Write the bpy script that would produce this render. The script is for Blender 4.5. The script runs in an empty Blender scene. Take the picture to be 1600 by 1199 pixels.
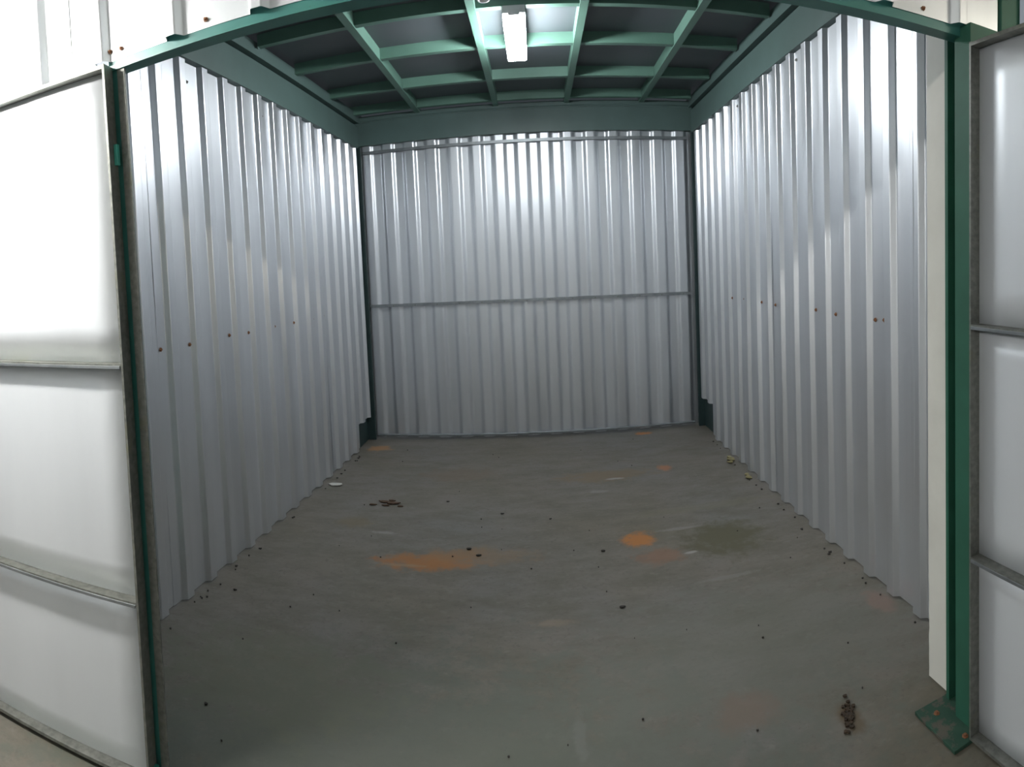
import bpy, bmesh, math, random
from mathutils import Matrix, Vector, noise
random.seed(7)
scene = bpy.context.scene
C = scene.collection

# ------------------------------------------------------------------ camera
# the photograph is a phone sweep: verticals straight, horizontals bowed -> central cylindrical projection
FH = 940.33
CAM = Vector((1.5467, -1.8183, 1.4309))
YAW, PITCH, ROLL = -0.0429, 0.0469, -0.0448
V_TOP, V_BOT = 464.82 / FH, (464.82 - 1199) / FH
cd = bpy.data.cameras.new('camera')
cam = bpy.data.objects.new('camera', cd)
C.objects.link(cam)
_r = Vector((math.cos(YAW), -math.sin(YAW), 0)); _f = Vector((math.sin(YAW), math.cos(YAW), 0)); _u = Vector((0, 0, 1))
_f, _u = math.cos(PITCH) * _f - math.sin(PITCH) * _u, math.sin(PITCH) * _f + math.cos(PITCH) * _u
_r, _u = math.cos(ROLL) * _r + math.sin(ROLL) * _u, -math.sin(ROLL) * _r + math.cos(ROLL) * _u
M = Matrix((_r, _u, -_f)).transposed().to_4x4()
M.translation = CAM
cam.matrix_world = M
cd.sensor_width = 36.0
cd.lens = 21.2
cd.clip_start = 0.02
cd.type = 'PANO'
cd.panorama_type = 'CENTRAL_CYLINDRICAL'
cd.central_cylindrical_range_u_min = -800 / FH
cd.central_cylindrical_range_u_max = 800 / FH
cd.central_cylindrical_range_v_min = V_BOT
cd.central_cylindrical_range_v_max = V_TOP
cd.central_cylindrical_radius = 1.0
scene.camera = cam

# ------------------------------------------------------------------ world and exposure
w = bpy.data.worlds.new('world'); scene.world = w
w.use_nodes = True
w.node_tree.nodes['Background'].inputs[0].default_value = (0.80, 0.90, 1.0, 1)
w.node_tree.nodes['Background'].inputs[1].default_value = 0.28
scene.view_settings.view_transform = 'Standard'
scene.view_settings.look = 'None'
scene.view_settings.gamma = 1.0
scene.view_settings.use_curve_mapping = False
scene.view_settings.exposure = 0.0
LAMP_IN = 150.0       # radiance of the batten lamp in the unit
LAMP_OUT = 420.0      # radiance of the batten lamp in the corridor

# ------------------------------------------------------------------ measures (metres)
W, D, H = 2.912, 3.247, 2.535
YF = -0.45            # plane of the door frame
HEAD = 2.065          # underside of the header
JOIST_Z = 2.78
def lx(y): return 0.065 - (3.2 - y) * 0.033       # the left wall runs slightly askew

# ------------------------------------------------------------------ materials
def nt(name):
    m = bpy.data.materials.new(name); m.use_nodes = True
    t = m.node_tree; return m, t, t.nodes['Principled BSDF']
def N(t, typ, **kw):
    n = t.nodes.new(typ)
    for k, v in kw.items():
        if k.startswith('_'): setattr(n, k[1:], v)
        else: n.inputs[k.replace('__', ' ')].default_value = v
    return n
def ramp(t, src, stops):
    r = t.nodes.new('ShaderNodeValToRGB'); e = r.color_ramp.elements
    while len(e) < len(stops): e.new(0.5)
    for el, (p, c) in zip(e, stops): el.position = p; el.color = (*c, 1)
    t.links.new(src, r.inputs[0]); return r.outputs[0]
def mixc(t, fac, a, b, blend='MIX'):
    n = t.nodes.new('ShaderNodeMix'); n.data_type = 'RGBA'; n.blend_type = blend
    for i, v in ((0, fac), (6, a), (7, b)):
        if isinstance(v, (int, float)): n.inputs[i].default_value = v
        elif isinstance(v, tuple): n.inputs[i].default_value = (*v, 1)
        else: t.links.new(v, n.inputs[i])
    return n.outputs[2]
def math_(t, op, a, b=0.0, c=0.0):
    n = t.nodes.new('ShaderNodeMath'); n.operation = op
    for i, v in ((0, a), (1, b), (2, c)):
        if isinstance(v, (int, float)): n.inputs[i].default_value = v
        else: t.links.new(v, n.inputs[i])
    return n.outputs[0]
def coords(t, scale=(1, 1, 1)):
    g = t.nodes.new('ShaderNodeNewGeometry')
    mp = t.nodes.new('ShaderNodeMapping'); mp.inputs['Scale'].default_value = scale
    t.links.new(g.outputs['Position'], mp.inputs['Vector']); return mp.outputs[0]
def noise_tex(t, vec, scale, detail=4, rough=0.55):
    n = N(t, 'ShaderNodeTexNoise', Scale=scale, Detail=detail, Roughness=rough)
    t.links.new(vec, n.inputs['Vector']); return n.outputs['Fac']

def metal(name, c1, c2, metallic, r0, r1, streak=(9, 9, 0.35), bump=0.0, spots=None):
    """rolled sheet: faint vertical streaks in colour and gloss"""
    m, t, b = nt(name)
    v = coords(t, streak)
    f = noise_tex(t, v, 1.0, 5)
    col = ramp(t, f, ((0.3, c1), (0.7, c2)))
    if spots:
        v2 = coords(t, (1, 1, 1)); s = noise_tex(t, v2, spots[0], 3, 0.7)
        fac = ramp(t, s, ((spots[1], (0, 0, 0)), (spots[2], (1, 1, 1))))
        col = mixc(t, fac, col, spots[3])
    t.links.new(col, b.inputs['Base Color'])
    b.inputs['Metallic'].default_value = metallic
    rr = N(t, 'ShaderNodeMapRange', **{'From__Min': 0.3, 'From__Max': 0.7, 'To__Min': r0, 'To__Max': r1})
    t.links.new(f, rr.inputs['Value']); t.links.new(rr.outputs[0], b.inputs['Roughness'])
    if bump:
        bp = N(t, 'ShaderNodeBump', Strength=bump, Distance=0.002)
        t.links.new(noise_tex(t, coords(t, (3, 3, 1.2)), 3.0, 3), bp.inputs['Height']); t.links.new(bp.outputs[0], b.inputs['Normal'])
    return m
def paint(name, c1, c2, rough=0.45, scale=6.0, wear=None):
    m, t, b = nt(name)
    v = coords(t); f = noise_tex(t, v, scale, 5)
    col = ramp(t, f, ((0.3, c1), (0.7, c2)))
    if wear:
        fw = ramp(t, noise_tex(t, v, wear[0], 6, 0.7), ((wear[1], (0, 0, 0)), (wear[1] + 0.06, (1, 1, 1))))
        col = mixc(t, fw, col, wear[2])
    t.links.new(col, b.inputs['Base Color']); b.inputs['Roughness'].default_value = rough
    return m

M_SHEET = metal('zinc_sheet', (0.66, 0.68, 0.71), (0.73, 0.75, 0.78), 0.86, 0.35, 0.44, bump=0.25)
M_BACK = metal('zinc_sheet_back', (0.66, 0.68, 0.71), (0.73, 0.75, 0.78), 0.86, 0.35, 0.44, bump=0.25)
M_FACADE = metal('facade_sheet', (0.70, 0.74, 0.76), (0.78, 0.81, 0.83), 0.45, 0.30, 0.40)
M_OPP = metal('white_facade', (0.62, 0.64, 0.65), (0.68, 0.70, 0.71), 0.05, 0.40, 0.50)
M_DOOR = metal('door_sheet', (0.70, 0.73, 0.76), (0.77, 0.80, 0.83), 0.40, 0.40, 0.48, streak=(3, 3, 0.5), bump=0.12)
M_GALV = metal('galvanised_tube', (0.15, 0.155, 0.14), (0.26, 0.265, 0.24), 0.65, 0.42, 0.58, streak=(60, 60, 60), spots=(9.0, 0.58, 0.72, (0.20, 0.20, 0.15)))
M_GIRT = metal('galvanised_girt', (0.24, 0.26, 0.27), (0.34, 0.36, 0.37), 0.85, 0.40, 0.50, streak=(20, 20, 20))
M_GREEN_SHADED = paint('shaded_green_steel', (0.016, 0.034, 0.034), (0.022, 0.044, 0.044), 0.5, 7.0)  # darker copy of the green paint, puts the back corners' shade into the colour
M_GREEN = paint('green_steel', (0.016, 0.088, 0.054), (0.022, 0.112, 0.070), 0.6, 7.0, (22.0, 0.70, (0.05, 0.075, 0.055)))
M_BEAM = paint('green_beam', (0.088, 0.138, 0.128), (0.102, 0.160, 0.150), 0.45, 5.0)
M_JOIST = paint('green_joist', (0.095, 0.185, 0.145), (0.115, 0.220, 0.175), 0.45, 5.0)
M_PLATE = paint('dirty_green_plate', (0.012, 0.050, 0.030), (0.022, 0.070, 0.045), 0.75, 9.0, (14.0, 0.52, (0.075, 0.070, 0.055)))
M_TEAL = paint('teal_lip', (0.035, 0.165, 0.150), (0.055, 0.220, 0.190), 0.40, 9.0, (18.0, 0.66, (0.06, 0.10, 0.09)))
M_HINGE = paint('teal_hinge', (0.04, 0.30, 0.24), (0.06, 0.36, 0.29), 0.4, 30.0)
M_DECK = paint('dark_deck', (0.070, 0.085, 0.095), (0.092, 0.104, 0.112), 0.5, 2.5)
M_CREAM = paint('cream_post', (0.60, 0.59, 0.53), (0.70, 0.69, 0.63), 0.6, 5.0, (9.0, 0.68, (0.34, 0.34, 0.27)))
M_WHITE = paint('white_plastic', (0.70, 0.70, 0.70), (0.74, 0.74, 0.74), 0.4, 20.0)
M_RUST = paint('rusty_head', (0.16, 0.06, 0.025), (0.24, 0.11, 0.05), 0.8, 200.0)
M_LEAF = paint('dry_leaf', (0.045, 0.025, 0.015), (0.10, 0.055, 0.03), 0.85, 60.0)
M_DIRT = paint('dark_dirt', (0.014, 0.011, 0.008), (0.055, 0.032, 0.015), 0.9, 90.0)
M_MOSS = paint('dry_moss', (0.16, 0.14, 0.06), (0.24, 0.21, 0.11), 0.9, 60.0)
M_CHIP = paint('pale_chip', (0.40, 0.39, 0.36), (0.50, 0.49, 0.45), 0.8, 60.0)
M_GRIT = paint('dark_grit', (0.015, 0.014, 0.012), (0.04, 0.035, 0.03), 0.9, 90.0)
M_CONC = paint('plain_concrete', (0.26, 0.26, 0.25), (0.32, 0.32, 0.31), 0.8, 3.0)

def emitter(name, col, s):
    m, t, b = nt(name)
    b.inputs['Base Color'].default_value = (0.8, 0.8, 0.8, 1)
    b.inputs['Emission Color'].default_value = (*col, 1); b.inputs['Emission Strength'].default_value = s
    return m
M_LIT_IN = emitter('lit_diffuser', (0.93, 0.97, 1.0), LAMP_IN)
M_LIT_FILL = emitter('lit_warm_fill', (1.0, 0.92, 0.78), LAMP_OUT * 0.5)
M_LIT_OUT = emitter('lit_tube', (1.0, 0.98, 0.94), LAMP_OUT)

def floor_material():
    m, t, b = nt('painted_concrete')
    v = coords(t)
    n1 = noise_tex(t, v, 1.1, 4); n2 = noise_tex(t, coords(t, (1.0, 2.2, 1.0)), 3.6, 9, 0.68); n3 = noise_tex(t, v, 45.0, 5, 0.7)
    col = ramp(t, n1, ((0.30, (0.134, 0.130, 0.120)), (0.52, (0.144, 0.130, 0.110)), (0.75, (0.126, 0.110, 0.078))))
    col = mixc(t, ramp(t, n2, ((0.40, (0, 0, 0)), (0.66, (0.9, 0.9, 0.9)))), col, (0.100, 0.094, 0.070))
    col = mixc(t, ramp(t, n3, ((0.54, (0, 0, 0)), (0.78, (0.75, 0.75, 0.75)))), col, (0.075, 0.068, 0.056))
    n4 = noise_tex(t, coords(t, (1.0, 1.6, 1.0)), 17.0, 6, 0.7)          # scuffs
    col = mixc(t, ramp(t, n4, ((0.55, (0, 0, 0)), (0.75, (0.6, 0.6, 0.6)))), col, (0.175, 0.165, 0.150))
    vs = coords(t, (1.6, 11, 1)); ns = noise_tex(t, vs, 2.6, 6, 0.72)      # pale drag marks
    col = mixc(t, ramp(t, ns, ((0.66, (0, 0, 0)), (0.80, (0.45, 0.45, 0.45)))), col, (0.25, 0.245, 0.23))
    # stains; the wide green first one is painted foreground shade: centre, radii, colour, strength
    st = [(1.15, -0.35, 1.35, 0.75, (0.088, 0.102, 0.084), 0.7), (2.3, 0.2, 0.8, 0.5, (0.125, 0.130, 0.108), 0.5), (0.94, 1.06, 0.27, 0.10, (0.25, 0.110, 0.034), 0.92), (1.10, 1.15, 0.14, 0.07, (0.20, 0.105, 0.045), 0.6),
          (2.02, 1.21, 0.095, 0.095, (0.32, 0.130, 0.034), 0.97), (2.09, 1.01, 0.13, 0.09, (0.20, 0.105, 0.06), 0.6),
          (2.45, 1.10, 0.24, 0.22, (0.080, 0.074, 0.042), 0.9), (1.95, 2.20, 0.36, 0.13, (0.150, 0.110, 0.065), 0.7),
          (0.93, 2.33, 0.30, 0.16, (0.130, 0.100, 0.070), 0.55), (0.19, 2.95, 0.11, 0.09, (0.30, 0.16, 0.07), 0.8),
          (2.39, 3.15, 0.07, 0.05, (0.32, 0.13, 0.04), 0.9), (2.38, 2.25, 0.06, 0.07, (0.32, 0.13, 0.05), 0.7),
          (0.43, 1.48, 0.12, 0.08, (0.13, 0.105, 0.06), 0.6), (2.14, -0.08, 0.12, 0.10, (0.17, 0.105, 0.075), 0.4),
          (2.85, 0.25, 0.06, 0.10, (0.21, 0.13, 0.105), 0.5), (1.19, 1.13, 0.33, 0.10, (0.20, 0.13, 0.07), 0.45),
          (2.45, 1.52, 0.5, 0.06, (0.14, 0.13, 0.09), 0.4), (0.55, 0.10, 0.5, 0.30, (0.125, 0.125, 0.085), 0.5),
          (2.425, -0.245, 0.045, 0.075, (0.085, 0.050, 0.018), 0.6),
          (2.01, 2.13, 0.07, 0.018, (0.27, 0.265, 0.25), 0.7), (1.88, 1.92, 0.07, 0.025, (0.22, 0.215, 0.20), 0.5), (2.26, 1.28, 0.13, 0.018, (0.21, 0.20, 0.185), 0.6),
          (0.64, 1.365, 0.08, 0.018, (0.24, 0.235, 0.22), 0.6), (2.24, 1.005, 0.04, 0.015, (0.30, 0.29, 0.27), 0.7), (1.62, -0.05, 0.022, 0.12, (0.15, 0.15, 0.138), 0.4),
          (0.83, 1.02, 0.12, 0.016, (0.22, 0.16, 0.10), 0.7), (2.35, 0.72, 0.16, 0.02, (0.19, 0.185, 0.17), 0.4), (1.55, 0.55, 0.10, 0.03, (0.24, 0.18, 0.13), 0.4)]
    sep = t.nodes.new('ShaderNodeSeparateXYZ'); t.links.new(v, sep.inputs[0])
    nz = noise_tex(t, v, 11.0, 5, 0.7)
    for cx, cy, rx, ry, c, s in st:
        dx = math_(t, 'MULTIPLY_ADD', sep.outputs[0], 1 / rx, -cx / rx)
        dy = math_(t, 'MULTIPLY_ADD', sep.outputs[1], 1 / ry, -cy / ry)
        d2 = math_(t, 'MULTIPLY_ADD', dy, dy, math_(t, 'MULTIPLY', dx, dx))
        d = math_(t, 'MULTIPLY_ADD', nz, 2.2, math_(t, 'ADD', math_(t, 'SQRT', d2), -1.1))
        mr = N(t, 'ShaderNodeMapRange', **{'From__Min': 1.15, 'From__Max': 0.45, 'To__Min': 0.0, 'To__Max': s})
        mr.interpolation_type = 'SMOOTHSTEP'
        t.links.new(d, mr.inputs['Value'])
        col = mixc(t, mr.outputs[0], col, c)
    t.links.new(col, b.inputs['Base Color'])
    b.inputs['Roughness'].default_value = 0.62
    b.inputs['Specular IOR Level'].default_value = 0.35
    bp = N(t, 'ShaderNodeBump', Strength=0.35, Distance=0.004)
    t.links.new(n2, bp.inputs['Height']); t.links.new(bp.outputs[0], b.inputs['Normal'])
    return m
M_FLOOR = floor_material()

# ------------------------------------------------------------------ builders
def put(name, verts, faces, mat, parent=None, smooth=False):
    me = bpy.data.meshes.new(name); me.from_pydata([tuple(v) for v in verts], [], faces); me.update()
    bm = bmesh.new(); bm.from_mesh(me); bmesh.ops.recalc_face_normals(bm, faces=bm.faces); bm.to_mesh(me); bm.free()
    if smooth:
        for p in me.polygons: p.use_smooth = True
    me.materials.append(mat)
    o = bpy.data.objects.new(name, me); C.objects.link(o)
    if parent: o.parent = parent
    return o
def put_bm(name, bm, mat, parent=None, smooth=False):
    me = bpy.data.meshes.new(name); bmesh.ops.recalc_face_normals(bm, faces=bm.faces); bm.to_mesh(me); bm.free()
    if smooth:
        for p in me.polygons: p.use_smooth = True
    me.materials.append(mat)
    o = bpy.data.objects.new(name, me); C.objects.link(o)
    if parent: o.parent = parent
    return o
def add_box(bm, lo, hi, bev=0.0):
    r = bmesh.ops.create_cube(bm, size=1.0); vs = r['verts']
    for v in vs: v.co = Vector((lo[i] + (hi[i] - lo[i]) * (v.co[i] + 0.5) for i in range(3)))
    if bev:
        es = list({e for v in vs for e in v.link_edges})
        bmesh.ops.bevel(bm, geom=es, offset=bev, segments=2, profile=0.6, affect='EDGES')
def box(name, lo, hi, mat, parent=None, bev=0.0):
    bm = bmesh.new(); add_box(bm, lo, hi, bev); return put_bm(name, bm, mat, parent)
def prism(name, poly, axis, a, b, mat, parent=None):
    """closed outline extruded along an axis; poly holds the two other coordinates in axis order"""
    def P(q, v):
        q = list(q); q.insert(axis, v); return q
    n = len(poly); vs = [P(q, a) for q in poly] + [P(q, b) for q in poly]
    fs = [[i, (i + 1) % n, n + (i + 1) % n, n + i] for i in range(n)] + [list(range(n))[::-1], list(range(n, 2 * n))]
    return put(name, vs, fs, mat, parent)
def tag(o, label, cat, kind=None, group=None):
    o['label'] = label; o['category'] = cat
    if kind: o['kind'] = kind
    if group: o['group'] = group
    return o
def empty(name, loc=(0, 0, 0)):
    o = bpy.data.objects.new(name, None); o.empty_display_size = 0.1; C.objects.link(o); o.location = loc; return o

def rib_profile(s0, s1, phase, pitch, h, top, run, r):
    """points (s, depth) of a trapezoidal sheet between s0 and s1; bends are rounded"""
    pts = []
    k0 = math.floor((s0 - phase) / pitch) - 1
    k1 = math.ceil((s1 - phase) / pitch) + 1
    raw = []
    for k in range(k0, k1 + 1):
        c = phase + k * pitch
        raw += [(c - top / 2 - run, 0.0), (c - top / 2, h), (c + top / 2, h), (c + top / 2 + run, 0.0)]
        raw += [(c + pitch / 2, 0.0)]
    out = []
    for i in range(1, len(raw) - 1):
        a, p, q = Vector(raw[i - 1]), Vector(raw[i]), Vector(raw[i + 1])
        d1 = (a - p); d2 = (q - p)
        if abs(d1.normalized().dot(d2.normalized()) + 1) < 1e-4:
            out.append(p); continue
        A = p + d1.normalized() * r; B = p + d2.normalized() * r
        for u in (0, 0.33, 0.67, 1):
            out.append(A * (1 - u) ** 2 + p * 2 * u * (1 - u) + B * u ** 2)
    def at(s):
        for a, b in zip(out, out[1:]):
            if a.x <= s <= b.x: return Vector((s, a.y + (b.y - a.y) * (s - a.x) / max(1e-9, b.x - a.x)))
    pts = [at(s0)] + [p for p in out if s0 + 1e-4 < p.x < s1 - 1e-4] + [at(s1)]
    return pts
def corrugated(name, mapf, s0, s1, z0, z1, phase, pitch, h, top, run, mat, parent, lift=0.0, seed=0, rows=14, wob=0.0028, th=0.0012, r=0.004):
    """mapf(s, depth, z) -> world point; depth grows into the room"""
    pr = rib_profile(s0, s1, phase, pitch, h, top, run, r)
    n = len(pr); vs = []
    for side in (0, 1):
        for j in range(rows + 1):
            z = z0 + (z1 - z0) * j / rows
            for p in pr:
                dz = wob * noise.noise(Vector((p.x * 2.3 + seed * 7.1, z * 1.3, seed * 3.3)))
                vs.append(mapf(p.x, p.y + lift + dz - side * th, z))
    fs = []; o2 = n * (rows + 1)
    for j in range(rows):
        for i in range(n - 1):
            a = j * n + i; fs.append([a, a + 1, a + n + 1, a + n])
            b = o2 + a; fs.append([b, b + n, b + n + 1, b + 1])
    for i in range(n - 1):
        fs.append([i, o2 + i, o2 + i + 1, i + 1]); t = rows * n + i
        fs.append([t, t + 1, o2 + t + 1, o2 + t])
    for j in range(rows):
        a = j * n; fs.append([a, a + n, o2 + a + n, o2 + a]); a += n - 1
        fs.append([a, o2 + a, o2 + a + n, a + n])
    return put(name, vs, fs, mat, parent)

def add_screw(bm, at, nrm, r=0.007):
    z = Vector(nrm).normalized(); x = z.orthogonal().normalized(); y = z.cross(x)
    def ring(rad, h): return [bm.verts.new(Vector(at) + x * rad * math.cos(k * math.pi / 3) + y * rad * math.sin(k * math.pi / 3) + z * h) for k in range(6)]
    R = [ring(r * 1.5, 0.0), ring(r * 1.4, 0.002), ring(r * 0.8, 0.0025), ring(r * 0.75, 0.007)]
    for a, b in zip(R, R[1:]):
        for k in range(6): bm.faces.new([a[k], a[(k + 1) % 6], b[(k + 1) % 6], b[k]])
    bm.faces.new(R[-1]); bm.faces.new(R[0][::-1])
def screw(at, nrm, parent, r=0.007, mat=None):
    bm = bmesh.new(); add_screw(bm, at, nrm, r)
    return put_bm('screw', bm, mat or M_RUST, parent)

# ------------------------------------------------------------------ floor
def build_floor():
    vs, fs = [], []
    xs = [-5.5, -3, -1.2] + [-0.4 + 0.1 * i for i in range(40)] + [4.2, 6, 8.5]
    ys = [-4.2, -3, -2.2, -1.6] + [-1.2 + 0.1 * i for i in range(48)]
    for y in ys:
        for x in xs:
            vs.append((x, y, 0.004 * noise.noise(Vector((x * 1.7, y * 1.7, 3.1))) - 0.004))
    n = len(xs)
    for j in range(len(ys) - 1):
        for i in range(n - 1): fs.append([j * n + i, j * n + i + 1, (j + 1) * n + i + 1, (j + 1) * n + i])
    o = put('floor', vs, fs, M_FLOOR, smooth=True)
    tag(o, 'worn grey painted concrete floor with rust and olive stains', 'floor', 'structure')
build_floor()

# ------------------------------------------------------------------ corrugated side walls
PITCH_R = 0.191
wl = tag(empty('wall_left'), 'left side wall of silver trapezoidal metal sheets', 'wall', 'structure')
def mapL(s, d, z): return (lx(s) + d - 0.02, s, z)
PL = 0.196; phL = 0.245
for k, (a, b, z0) in enumerate(((-0.42, 0.36, 0.006), (0.34, 1.34, 0.004), (1.32, 2.32, 0.006), (2.30, 2.91, 0.008), (2.908, 3.165, 0.205))):
    corrugated('corrugated_sheet', mapL, a, b, z0, H - 0.004 * (k % 2), phL, PL, 0.026, 0.050, 0.016, M_SHEET, wl, lift=0.0016 * (k % 2), seed=k)
for y in (0.175, 0.358, 0.585, 0.953, 1.16, 1.43, 1.76, 2.02, 2.247, 2.60):
    k = round((y - phL) / PL); yy = y
    if abs(yy - (phL + k * PL)) < 0.05: yy = phL + k * PL + 0.062
    screw((lx(yy) - 0.0165, yy, 1.158 + 0.004 * math.sin(9 * y)), (1, 0, 0), wl)
for y, z in ((0.64, 2.437), (1.412, 2.43), (2.2, 2.44)):
    k = round((y - phL) / PL); screw((lx(y) - 0.0165, phL + k * PL + 0.066, z), (1, 0, 0), wl, 0.006, M_GALV)
wr = tag(empty('wall_right'), 'right side wall of silver trapezoidal metal sheets', 'wall', 'structure')
def mapR(s, d, z): return (W - d + 0.02, s, z)
phR = 0.060
for k, (a, b, z0) in enumerate(((-0.20, 0.085, 0.006), (0.065, 0.80, 0.006), (0.78, 1.56, 0.004), (1.54, 2.30, 0.006), (2.28, 2.885, 0.004), (2.883, 3.175, 0.262))):
    corrugated('corrugated_sheet', mapR, a, b, z0, H - 0.004 * (k % 2), phR, PITCH_R, 0.025, 0.050, 0.015, M_SHEET, wr, lift=0.0016 * (k % 2), seed=20 + k)
for y in (-0.02, 0.308, 0.488, 0.738, 1.064, 1.257, 1.493, 1.80, 2.043, 2.30):
    k = round((y - phR) / PITCH_R); yy = y
    if abs(yy - (phR + k * PITCH_R)) < 0.05: yy = phR + k * PITCH_R - 0.062
    screw((W + 0.0165, yy, 1.168 + 0.004 * math.sin(7 * y)), (-1, 0, 0), wr)
for y, z in ((1.15, 2.49), (2.1, 2.48)):
    k = round((y - phR) / PITCH_R); screw((W + 0.0165, phR + k * PITCH_R - 0.066, z), (-1, 0, 0), wr, 0.006, M_GALV)

# ------------------------------------------------------------------ back wall: sheets with ribs turned away, three girts in front
wb = tag(empty('wall_back'), 'back wall of silver ribbed metal sheets crossed by thin galvanised girts', 'wall', 'structure')
def mapB(s, d, z): return (s, D - d, z)
for k, (a, b) in enumerate(((-0.03, 0.585), (0.565, 1.535), (1.505, 2.475), (2.455, W + 0.05))):
    corrugated('corrugated_sheet', mapB, a, b, 0.012, 2.60, 0.225, PITCH_R, -0.020, 0.066, 0.026, M_BACK, wb, lift=0.0016 * (k % 2), seed=40 + k, wob=0.004, r=0.010)
def girt(z, t, x0=0.10, x1=W - 0.045):
    prism('girt', [(D - 0.022, z), (D - 0.002, z), (D - 0.002, z + t), (D - 0.008, z + t), (D - 0.012, z + t - 0.003), (D - 0.022, z + t - 0.003)], 0, x0, x1, M_GIRT, wb)
girt(1.154, 0.024); girt(2.482, 0.026); girt(0.022, 0.018)
for k in range(14):
    screw((0.31 + k * PITCH_R, D - 0.022, 1.163), (0, -1, 0), wb, 0.004, M_GALV)

# ------------------------------------------------------------------ ceiling: deck, joists, cross members, edge beams
ce = tag(empty('ceiling', (0, 0, 0)), 'dark deck ceiling on a grid of green steel joists', 'ceiling', 'structure')
box('deck', (-0.25, YF + 0.06, JOIST_Z + 0.075), (W + 0.25, D + 0.2, JOIST_Z + 0.10), M_DECK, ce)
for x in (0.610, 1.266, 1.850, 2.475):
    prism('joist', [(x - 0.022, JOIST_Z), (x + 0.022, JOIST_Z), (x + 0.022, JOIST_Z + 0.005), (x - 0.016, JOIST_Z + 0.005), (x - 0.016, JOIST_Z + 0.075), (x - 0.022, JOIST_Z + 0.075)] if x > 1.5 else
          [(x - 0.022, JOIST_Z), (x + 0.022, JOIST_Z), (x + 0.022, JOIST_Z + 0.075), (x + 0.016, JOIST_Z + 0.075), (x + 0.016, JOIST_Z + 0.005), (x - 0.022, JOIST_Z + 0.005)], 1, YF + 0.08, D - 0.005, M_JOIST, ce)
xs = [0.03, 0.61, 1.266, 1.85, 2.475, W - 0.02]
for y in (-0.27, 0.27, 0.82, 1.37, 1.92, 2.55, 3.09):
    for a, b in zip(xs, xs[1:]):
        z = JOIST_Z + 0.004
        prism('cross_member', [(y - 0.020, z + 0.003), (y + 0.020, z + 0.003), (y + 0.020, z + 0.071), (y + 0.014, z + 0.071), (y + 0.014, z + 0.009), (y - 0.014, z + 0.009), (y - 0.014, z + 0.071), (y - 0.020, z + 0.071)], 0, a + 0.023, b - 0.023, M_JOIST, ce)
def edge_beam(sign, fx):
    # channel along the side wall, open gap, then a ledger angle that carries the deck
    def pts(off):
        z0 = H + 0.002
        return [(0.0 + off, z0), (0.0 + off, z0 + 0.185), (-0.02 + off, z0 + 0.190), (-0.02 + off, z0 + 0.205), (-0.10 + off, z0 + 0.205), (-0.10 + off, z0)]
    prof = pts(0.012)
    vs, fs = [], []
    for y in (YF + 0.06, D + 0.12):
        for d, z in prof: vs.append((fx(y) + sign * d, y, z))
    n = len(prof)
    for i in range(n): fs.append([i, (i + 1) % n, n + (i + 1) % n, n + i])
    fs += [list(range(n))[::-1], list(range(n, 2 * n))]
    put('edge_beam', vs, fs, M_BEAM, ce)
    prof = [(0.030, H + 0.212), (0.030, H + 0.29), (0.022, H + 0.29), (0.022, H + 0.22), (-0.08, H + 0.22), (-0.08, H + 0.212)]
    vs = []
    for y in (YF + 0.06, D + 0.1):
        for d, z in prof: vs.append((fx(y) + sign * d, y, z))
    n = len(prof); fs = [[i, (i + 1) % n, n + (i + 1) % n, n + i] for i in range(n)] + [list(range(n))[::-1], list(range(n, 2 * n))]
    put('ledger', vs, fs, M_BEAM, ce)
edge_beam(1, lx); edge_beam(-1, lambda y: W)
prism('back_beam', [(D - 0.035, 2.555), (D + 0.10, 2.555), (D + 0.10, 2.80), (D - 0.035, 2.80), (D - 0.035, 2.765), (D - 0.028, 2.76), (D - 0.028, 2.752), (D - 0.035, 2.748)], 0, 0.03, W - 0.0, M_BEAM, ce)

# ------------------------------------------------------------------ steel columns
def column(name, label, lo, hi, mat=None):
    return tag(box(name, lo, hi, mat or M_GREEN, None, 0.003), label, 'column', 'structure')
def corner_post(lo, hi, leg, label):
    # hollow section standing in the back corner behind the sheet
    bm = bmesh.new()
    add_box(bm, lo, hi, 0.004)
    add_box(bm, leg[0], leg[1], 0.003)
    tag(put_bm('corner_column', bm, M_GREEN_SHADED), label, 'column')
corner_post((-0.085, 2.93, 0.0), (0.030, 3.236, 2.53), ((0.025, 3.195, 0.0), (0.098, 3.220, 2.545)), 'green steel column with shade in its colour, in the back left corner')
corner_post((W + 0.036, 2.93, 0.0), (W + 0.13, 3.236, 2.53), ((W - 0.018, 3.195, 0.0), (W + 0.04, 3.220, 2.545)), 'green steel column with shade in its colour, in the back right corner')

# right front: green channel column on a base plate, cream board behind it
rc = tag(empty('steel_column', (2.75, -0.45, 0)), 'green steel channel column on a floor plate beside the cream post', 'column')
def child(o, parent):
    o.parent = parent; o.matrix_parent_inverse = parent.matrix_world.inverted() if False else Matrix.Translation(-parent.location); return o
child(prism('channel', [(2.690, -0.515), (2.690, -0.445), (2.765, -0.445), (2.765, -0.380), (2.716, -0.380), (2.716, -0.366), (2.82, -0.366), (2.82, -0.515)], 2, 0.008, 2.092, M_GREEN), rc)
child(box('base_plate', (2.600, -0.548, -0.004), (2.815, -0.352, 0.008), M_PLATE, None, 0.002), rc)
child(put_bm('anchor_bolt', (lambda bm: (add_screw(bm, (2.650, -0.400, 0.008), (0, 0, 1), 0.007), bm)[1])(bmesh.new()), M_RUST), rc)
child(put_bm('anchor_bolt', (lambda bm: (add_screw(bm, (2.660, -0.525, 0.008), (0, 0, 1), 0.007), bm)[1])(bmesh.new()), M_RUST), rc)
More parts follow.
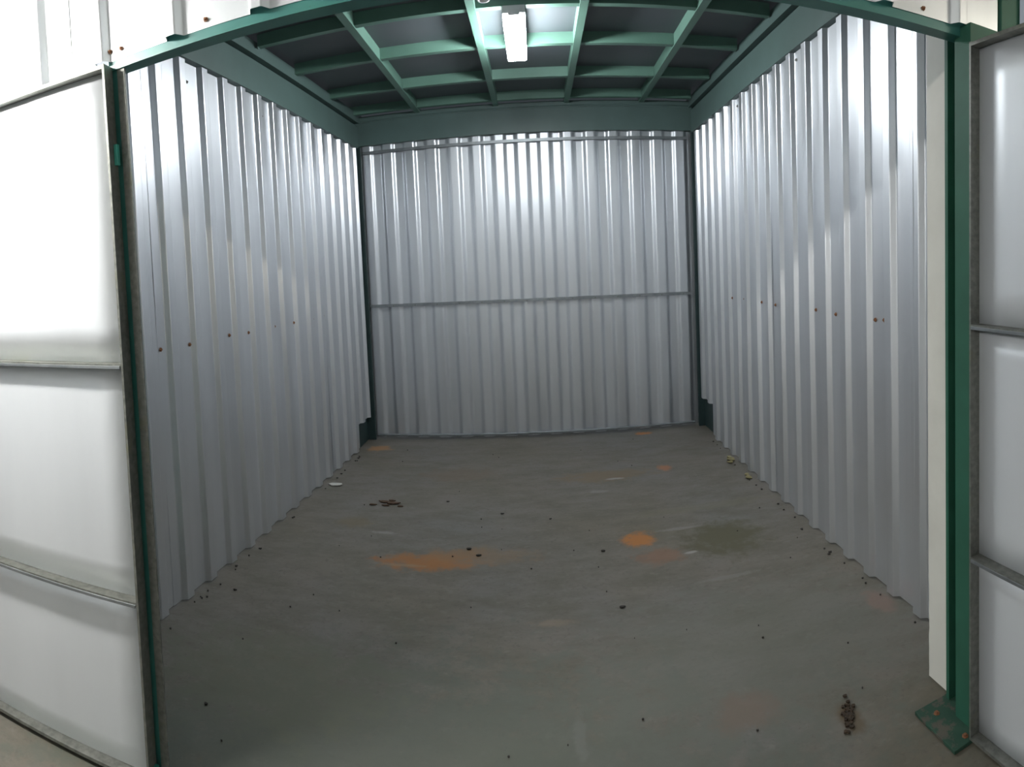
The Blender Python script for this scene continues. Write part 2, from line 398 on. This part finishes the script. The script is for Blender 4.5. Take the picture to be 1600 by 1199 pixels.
# cream post with a chipped inner edge near the floor
vs = []; fs = []
rows = 60
for j in range(rows + 1):
    z = 2.53 * (j / rows) ** 1.5
    ch = (0.010 * abs(noise.noise(Vector((0, 0, z * 26)))) if z < 0.34 else 0.002 * abs(noise.noise(Vector((0, 0, z * 9)))))
    vs += [(2.742, -0.345, z), (2.742, -0.240 - ch, z), (2.746 + ch, -0.236, z), (2.885, -0.236, z), (2.885, -0.345, z)]
for j in range(rows):
    for i in range(5): a = j * 5 + i; b = j * 5 + (i + 1) % 5; fs.append([a, b, b + 5, a + 5])
fs += [[4, 3, 2, 1, 0], [rows * 5 + i for i in range(5)]]
tag(put('wall_post', vs, fs, M_CREAM), 'cream painted post at the front end of the right wall', 'post')

# left front: green column behind the hinge gap and the galvanised jamb strip
lc = tag(empty('steel_column', (0.38, -0.42, 0)), 'green steel column showing in the hinge gap of the left door', 'column')
child(prism('post', [(0.26, -0.458), (0.466, -0.458), (0.466, -0.450), (0.384, -0.450), (0.384, -0.35), (0.26, -0.35)], 2, 0.0, 2.072, M_TEAL), lc)
child(box('base_plate', (0.28, -0.47, -0.004), (0.40, -0.34, 0.008), M_TEAL, None, 0.002), lc)
jl = tag(box('trim_1', (0.463, -0.464, 0.008), (0.490, -0.4575, 2.068), M_GALV, None, 0.001), 'galvanised strip along the left side of the opening', 'trim', 'structure')

# ------------------------------------------------------------------ facade over the opening and beside it
wf = tag(empty('wall_front'), 'pale ribbed metal facade above the opening with a teal lip', 'wall', 'structure')
def mapF(s, d, z): return (s, YF - 0.022 - d, z)
FP, FPH = 0.2505, 0.173
for k, (a, b, z0) in enumerate(((-1.75, -0.72, 0.01), (-0.74, 0.30, 0.01), (0.28, 1.30, 2.090), (1.28, 2.30, 2.088), (2.28, 2.835, 2.090))):
    corrugated('corrugated_sheet', mapF, a, b, z0, 2.74, FPH, FP, 0.026, 0.030, 0.012, M_FACADE, wf, lift=0.0016 * (k % 2), seed=60 + k, rows=6)
prism('header_lip', [(YF - 0.020, HEAD), (YF + 0.030, HEAD), (YF + 0.030, HEAD + 0.004), (YF - 0.014, HEAD + 0.006), (YF - 0.014, HEAD + 0.050), (YF - 0.020, HEAD + 0.050)], 0, 0.44, 2.80, M_TEAL, wf)
for x, z in ((0.452, 2.118), (0.492, 2.116), (0.772, 2.110), (1.30, 2.11), (1.85, 2.11), (2.555, 2.108)):
    screw((x, YF - 0.024, z), (0, -1, 0.15), wf, 0.0045)
column('trim_2', 'green steel post rising beyond the right door', (2.845, YF - 0.03, 0.0), (2.925, YF + 0.05, 2.74))
wn = tag(empty('wall_side'), 'neighbouring pale metal facade right of the green post', 'wall', 'structure')
corrugated('corrugated_sheet', mapF, 2.925, 4.6, 0.01, 2.74, FPH, FP, 0.026, 0.030, 0.012, M_FACADE, wn, seed=80, rows=4)

# ------------------------------------------------------------------ doors: tube frames with flat sheet panels
def tube(name, lo, hi, parent, groove=None):
    bm = bmesh.new(); add_box(bm, lo, hi, 0.0022)
    o = put_bm(name, bm, M_GALV, parent); return o
def door(name, label, loc, rotz, hand, rails, width=1.08):
    """leaf in local x from the hinge (0) along +x; seen side is local -y"""
    root = empty(name, loc); root.rotation_euler.z = rotz
    tag(root, label, 'door', 'structure')
    t = 0.034
    def angle(name, poly, axis, a, b):
        return prism(name, poly, axis, a, b, M_GALV, root)
    z0, z1 = rails[0], rails[-1] + 0.012
    angle('hinge_stile', [(0, -0.024), (0.007, -0.024), (0.007, 0.012), (t, 0.012), (t, 0.020), (0, 0.020)], 2, z0, z1)
    angle('lock_stile', [(width, -0.024), (width - 0.007, -0.024), (width - 0.007, 0.012), (width - t, 0.012), (width - t, 0.020), (width, 0.020)], 2, z0, z1)
    t = 0.0072
    for i, z in enumerate(rails):
        h = 0.010
        up = -1 if i == len(rails) - 1 else 1          # flat leg of the angle lies behind the panel
        zb = z + (h if up < 0 else 0)
        angle('rail', [(-0.024, zb), (-0.024, zb + up * h), (0.0125, zb + up * h), (0.0125, zb + up * 0.034), (0.020, zb + up * 0.034), (0.020, zb)], 0, t, width - t)
        if 0 < i < len(rails) - 1:                 # folded bead along the middle rails
            box('bead', (t + 0.002, -0.0275, z - 0.004), (width - t - 0.002, -0.0235, z + 0.005), M_GIRT, root, 0.001)
    for i in range(len(rails) - 1):
        z0, z1 = rails[i], rails[i + 1]
        nx, nz = 10, 8; vs = []; fs = []
        for side in (0, 1):
            for j in range(nz + 1):
                for k in range(nx + 1):
                    x = 0.0074 + (width - 0.0148) * k / nx; z = z0 + 0.0105 + (z1 - z0 - 0.011) * j / nz
                    y = 0.0085 + 0.004 * noise.noise(Vector((x * 2.1 + i * 5, z * 2.1, loc[0]))) * min(1, 6 * min(k / nx, 1 - k / nx)) + side * 0.0015
                    vs.append((x, y, z))
        n = nx + 1; o2 = n * (nz + 1)
        for j in range(nz):
            for k in range(nx):
                a = j * n + k; fs.append([a, a + 1, a + n + 1, a + n]); a += o2; fs.append([a, a + n, a + n + 1, a + 1])
        for k in range(nx):
            fs.append([k, o2 + k, o2 + k + 1, k + 1]); a = nz * n + k; fs.append([a, a + 1, o2 + a + 1, o2 + a])
        for j in range(nz):
            a = j * n; fs.append([a, a + n, o2 + a + n, o2 + a]); a += nx; fs.append([a, o2 + a, o2 + a + n, a + n])
        put('panel', vs, fs, M_DOOR, root, smooth=True)
    for z, hh in ((0.024, 0.030), (1.79, 0.060)):
        bm = bmesh.new(); add_box(bm, (-0.012, 0.000, z), (0.000, 0.014, z + hh), 0.002)
        put_bm('hinge', bm, M_HINGE, root)
    return root
d1 = door('door_1', 'left metal door leaf swung back flat against the facade', (0.453, -0.489, 0.0), math.pi + math.radians(7), 1, (0.012, 0.530, 1.214, 2.062))
# leaf 1 runs to -x; turn its seen side to the corridor
for ch in d1.children:
    ch.matrix_basis = Matrix.Diagonal((1, -1, 1, 1))
d2 = door('door_2', 'right metal door leaf opened square into the corridor', (2.682, -0.545, 0.0), -math.pi / 2 + math.radians(1.5), 1, (0.012, 0.560, 1.235, 2.010))

# ------------------------------------------------------------------ lamp on the unit's ceiling
lp = tag(empty('ceiling_lamp', (1.485, 1.62, 2.78)), 'lit white LED batten lamp under the green ceiling joists', 'lamp')
child(box('housing', (1.425, 1.335, 2.742), (1.545, 1.905, 2.784), M_WHITE, None, 0.004), lp)
child(box('diffuser', (1.428, 1.342, 2.688), (1.542, 1.898, 2.743), M_LIT_IN, None, 0.010), lp)
child(box('end_cap', (1.455, 1.330, 2.730), (1.515, 1.343, 2.760), M_WHITE, None, 0.004), lp)
child(box('end_cap', (1.455, 1.897, 2.730), (1.515, 1.910, 2.760), M_WHITE, None, 0.004), lp)
# round socket nearby
sk = tag(empty('ceiling_socket', (1.345, 1.155, 2.78)), 'round white ceiling socket in front of the lamp', 'socket')
def lathe(name, prof, c, mat, parent, n=28):
    vs, fs = [], []
    for r, z in prof:
        for k in range(n): a = 2 * math.pi * k / n; vs.append((c[0] + r * math.cos(a), c[1] + r * math.sin(a), c[2] + z))
    for j in range(len(prof) - 1):
        for k in range(n): a = j * n + k; b = j * n + (k + 1) % n; fs.append([a, b, b + n, a + n])
    fs += [list(range(n))[::-1], [(len(prof) - 1) * n + k for k in range(n)]]
    return child(put(name, vs, fs, mat, None, smooth=True), parent)
lathe('rim', [(0.030, 0.0), (0.066, 0.0), (0.068, -0.012), (0.062, -0.026), (0.050, -0.028), (0.046, -0.020)], (1.345, 1.155, 2.795), M_WHITE, sk)
lathe('holder', [(0.044, 0.0), (0.040, -0.036), (0.030, -0.052), (0.022, -0.052), (0.020, -0.03)], (1.345, 1.155, 2.790), M_WHITE, sk)

# ------------------------------------------------------------------ corridor behind the camera
tag(box('ceiling_corridor', (-5.5, -4.2, 2.74), (8.5, YF - 0.05, 2.80), M_CONC), 'plain corridor ceiling outside the unit', 'ceiling', 'structure')
wo = tag(empty('wall_opposite'), 'pale metal facade on the far side of the corridor', 'wall', 'structure')
def mapO(s, d, z): return (s, -3.5 + d, z)
corrugated('corrugated_sheet', mapO, -5.4, 8.4, 0.01, 2.74, 0.0, 0.2505, 0.026, 0.030, 0.012, M_OPP, wo, seed=90, rows=2)
def corridor_lamp(x, y, z, mat, label):
    cl = tag(empty('corridor_lamp', (x, y, 2.74)), label, 'lamp', None, 'tube lamps along the corridor')
    child(box('housing', (x - 0.60, y - 0.04, z + 0.045), (x + 0.60, y + 0.04, z + 0.078), M_WHITE, None, 0.004), cl)
    child(box('tube', (x - 0.57, y - 0.02, z), (x + 0.57, y + 0.02, z + 0.044), mat, None, 0.014), cl)
    for dx in (-0.45, 0.45):
        child(box('hanger', (x + dx - 0.004, y - 0.004, z + 0.075), (x + dx + 0.004, y + 0.004, 2.742), M_GALV), cl)
corridor_lamp(-0.50, -1.18, 2.325, M_LIT_OUT, 'bright tube lamp hung from the corridor ceiling by the left door')
corridor_lamp(4.75, -2.45, 2.580, M_LIT_FILL, 'added warm fill lamp, out of view in the corridor beyond the right door')  # unseen lamp, added to lighten the rib flanks of the left wall

# ------------------------------------------------------------------ bits on the floor
def flakes(name, pts, mat, label, cat, kind=None, curl=0.3, base=(0, 0, 0)):
    bm = bmesh.new()
    for x, y, r, rx in pts:
        n = 7; a0 = random.random() * 6.28
        top = []; bot = []
        for k in range(n):
            a = a0 + 2 * math.pi * k / n; q = r * (0.6 + 0.5 * random.random())
            zz = 0.0015 + curl * q * abs(math.sin(a * 1.0 + rx))
            top.append(bm.verts.new((x + q * rx * math.cos(a), y + q * math.sin(a), zz + 0.0012)))
            bot.append(bm.verts.new((x + q * rx * math.cos(a), y + q * math.sin(a), zz - 0.004)))
        c = bm.verts.new((x, y, 0.002 + 0.3 * curl * r)); cb = bm.verts.new((x, y, -0.003))
        for k in range(n):
            bm.faces.new([top[k], top[(k + 1) % n], c]); bm.faces.new([bot[(k + 1) % n], bot[k], cb])
            bm.faces.new([bot[k], bot[(k + 1) % n], top[(k + 1) % n], top[k]])
    return tag(put_bm(name, bm, mat), label, cat, kind)
lf = tag(empty('dry_leaf', (0.56, 1.77, 0)), 'crumbled brown dry leaf on the floor near the left wall', 'leaf')
for q in ((0.535, 1.80, 0.020, 2.2), (0.60, 1.785, 0.026, 2.0), (0.47, 1.75, 0.009, 3.0), (0.555, 1.745, 0.009, 3.4), (0.575, 1.825, 0.012, 2.4), (0.65, 1.74, 0.006, 3.6)):
    o = flakes('leaf_fragment', [q], M_LEAF, '', ''); child(o, lf)
    for k in ('label', 'category'): del o[k]
pts = []
for i in range(70):
    t_ = random.gauss(0.0, 0.032) - 0.005; q_ = random.gauss(0, 0.010 if t_ > -0.02 else 0.005)
    pts.append((2.425 + 0.48 * t_ + 0.88 * q_, -0.243 + 0.88 * t_ - 0.48 * q_, 0.0025 + 0.0045 * random.random(), 1.3))
flakes('dirt_clump', pts, M_DIRT, 'dark rusty dirt clump on the floor by the right column', 'dirt', 'stuff', curl=0.15)
flakes('plaster_chip', [(0.116, 2.067, 0.034, 1.9)], M_CHIP, 'pale flat chip lying by the foot of the left wall', 'chip', curl=0.1)
flakes('dry_moss', [(2.862, 2.24, 0.040, 0.8), (2.845, 2.19, 0.028, 0.9), (2.87, 2.29, 0.026, 0.7)], M_MOSS, 'yellowish dry moss under the right wall, further back', 'moss', curl=0.35)
flakes('dry_moss', [(2.868, 1.90, 0.026, 0.7), (2.86, 1.85, 0.030, 0.8)], M_MOSS, 'yellowish dry moss under the right wall, nearer the front', 'moss', curl=0.35)
grit = [(1.285, 1.643), (1.138, 1.2), (1.194, 1.131), (1.564, 1.546), (1.821, 1.119), (1.845, 0.609), (0.934, 1.834), (0.129, 0.586), (0.407, -0.128), (2.69, -0.186), (2.619, -0.256)]
pts = [(x, y, 0.004 + 0.004 * random.random(), 2.0) for x, y in grit[:9]] + [(random.uniform(0.1, 2.8), random.uniform(-0.3, 3.1), 0.001 + 0.002 * random.random(), 1.6) for _ in range(45)]
pts += [(lx(y) + 0.035 + abs(random.gauss(0, 0.02)), y, 0.003 + 0.005 * random.random(), 1.2) for y in [random.uniform(0.0, 2.9) for _ in range(24)]]
pts += [(W - 0.03 - abs(random.gauss(0, 0.02)), y, 0.003 + 0.005 * random.random(), 1.2) for y in [random.uniform(0.0, 2.9) for _ in range(24)]]
flakes('floor_grit', pts, M_GRIT, 'scattered dark grit and specks over the concrete floor', 'grit', 'stuff', curl=0.3)
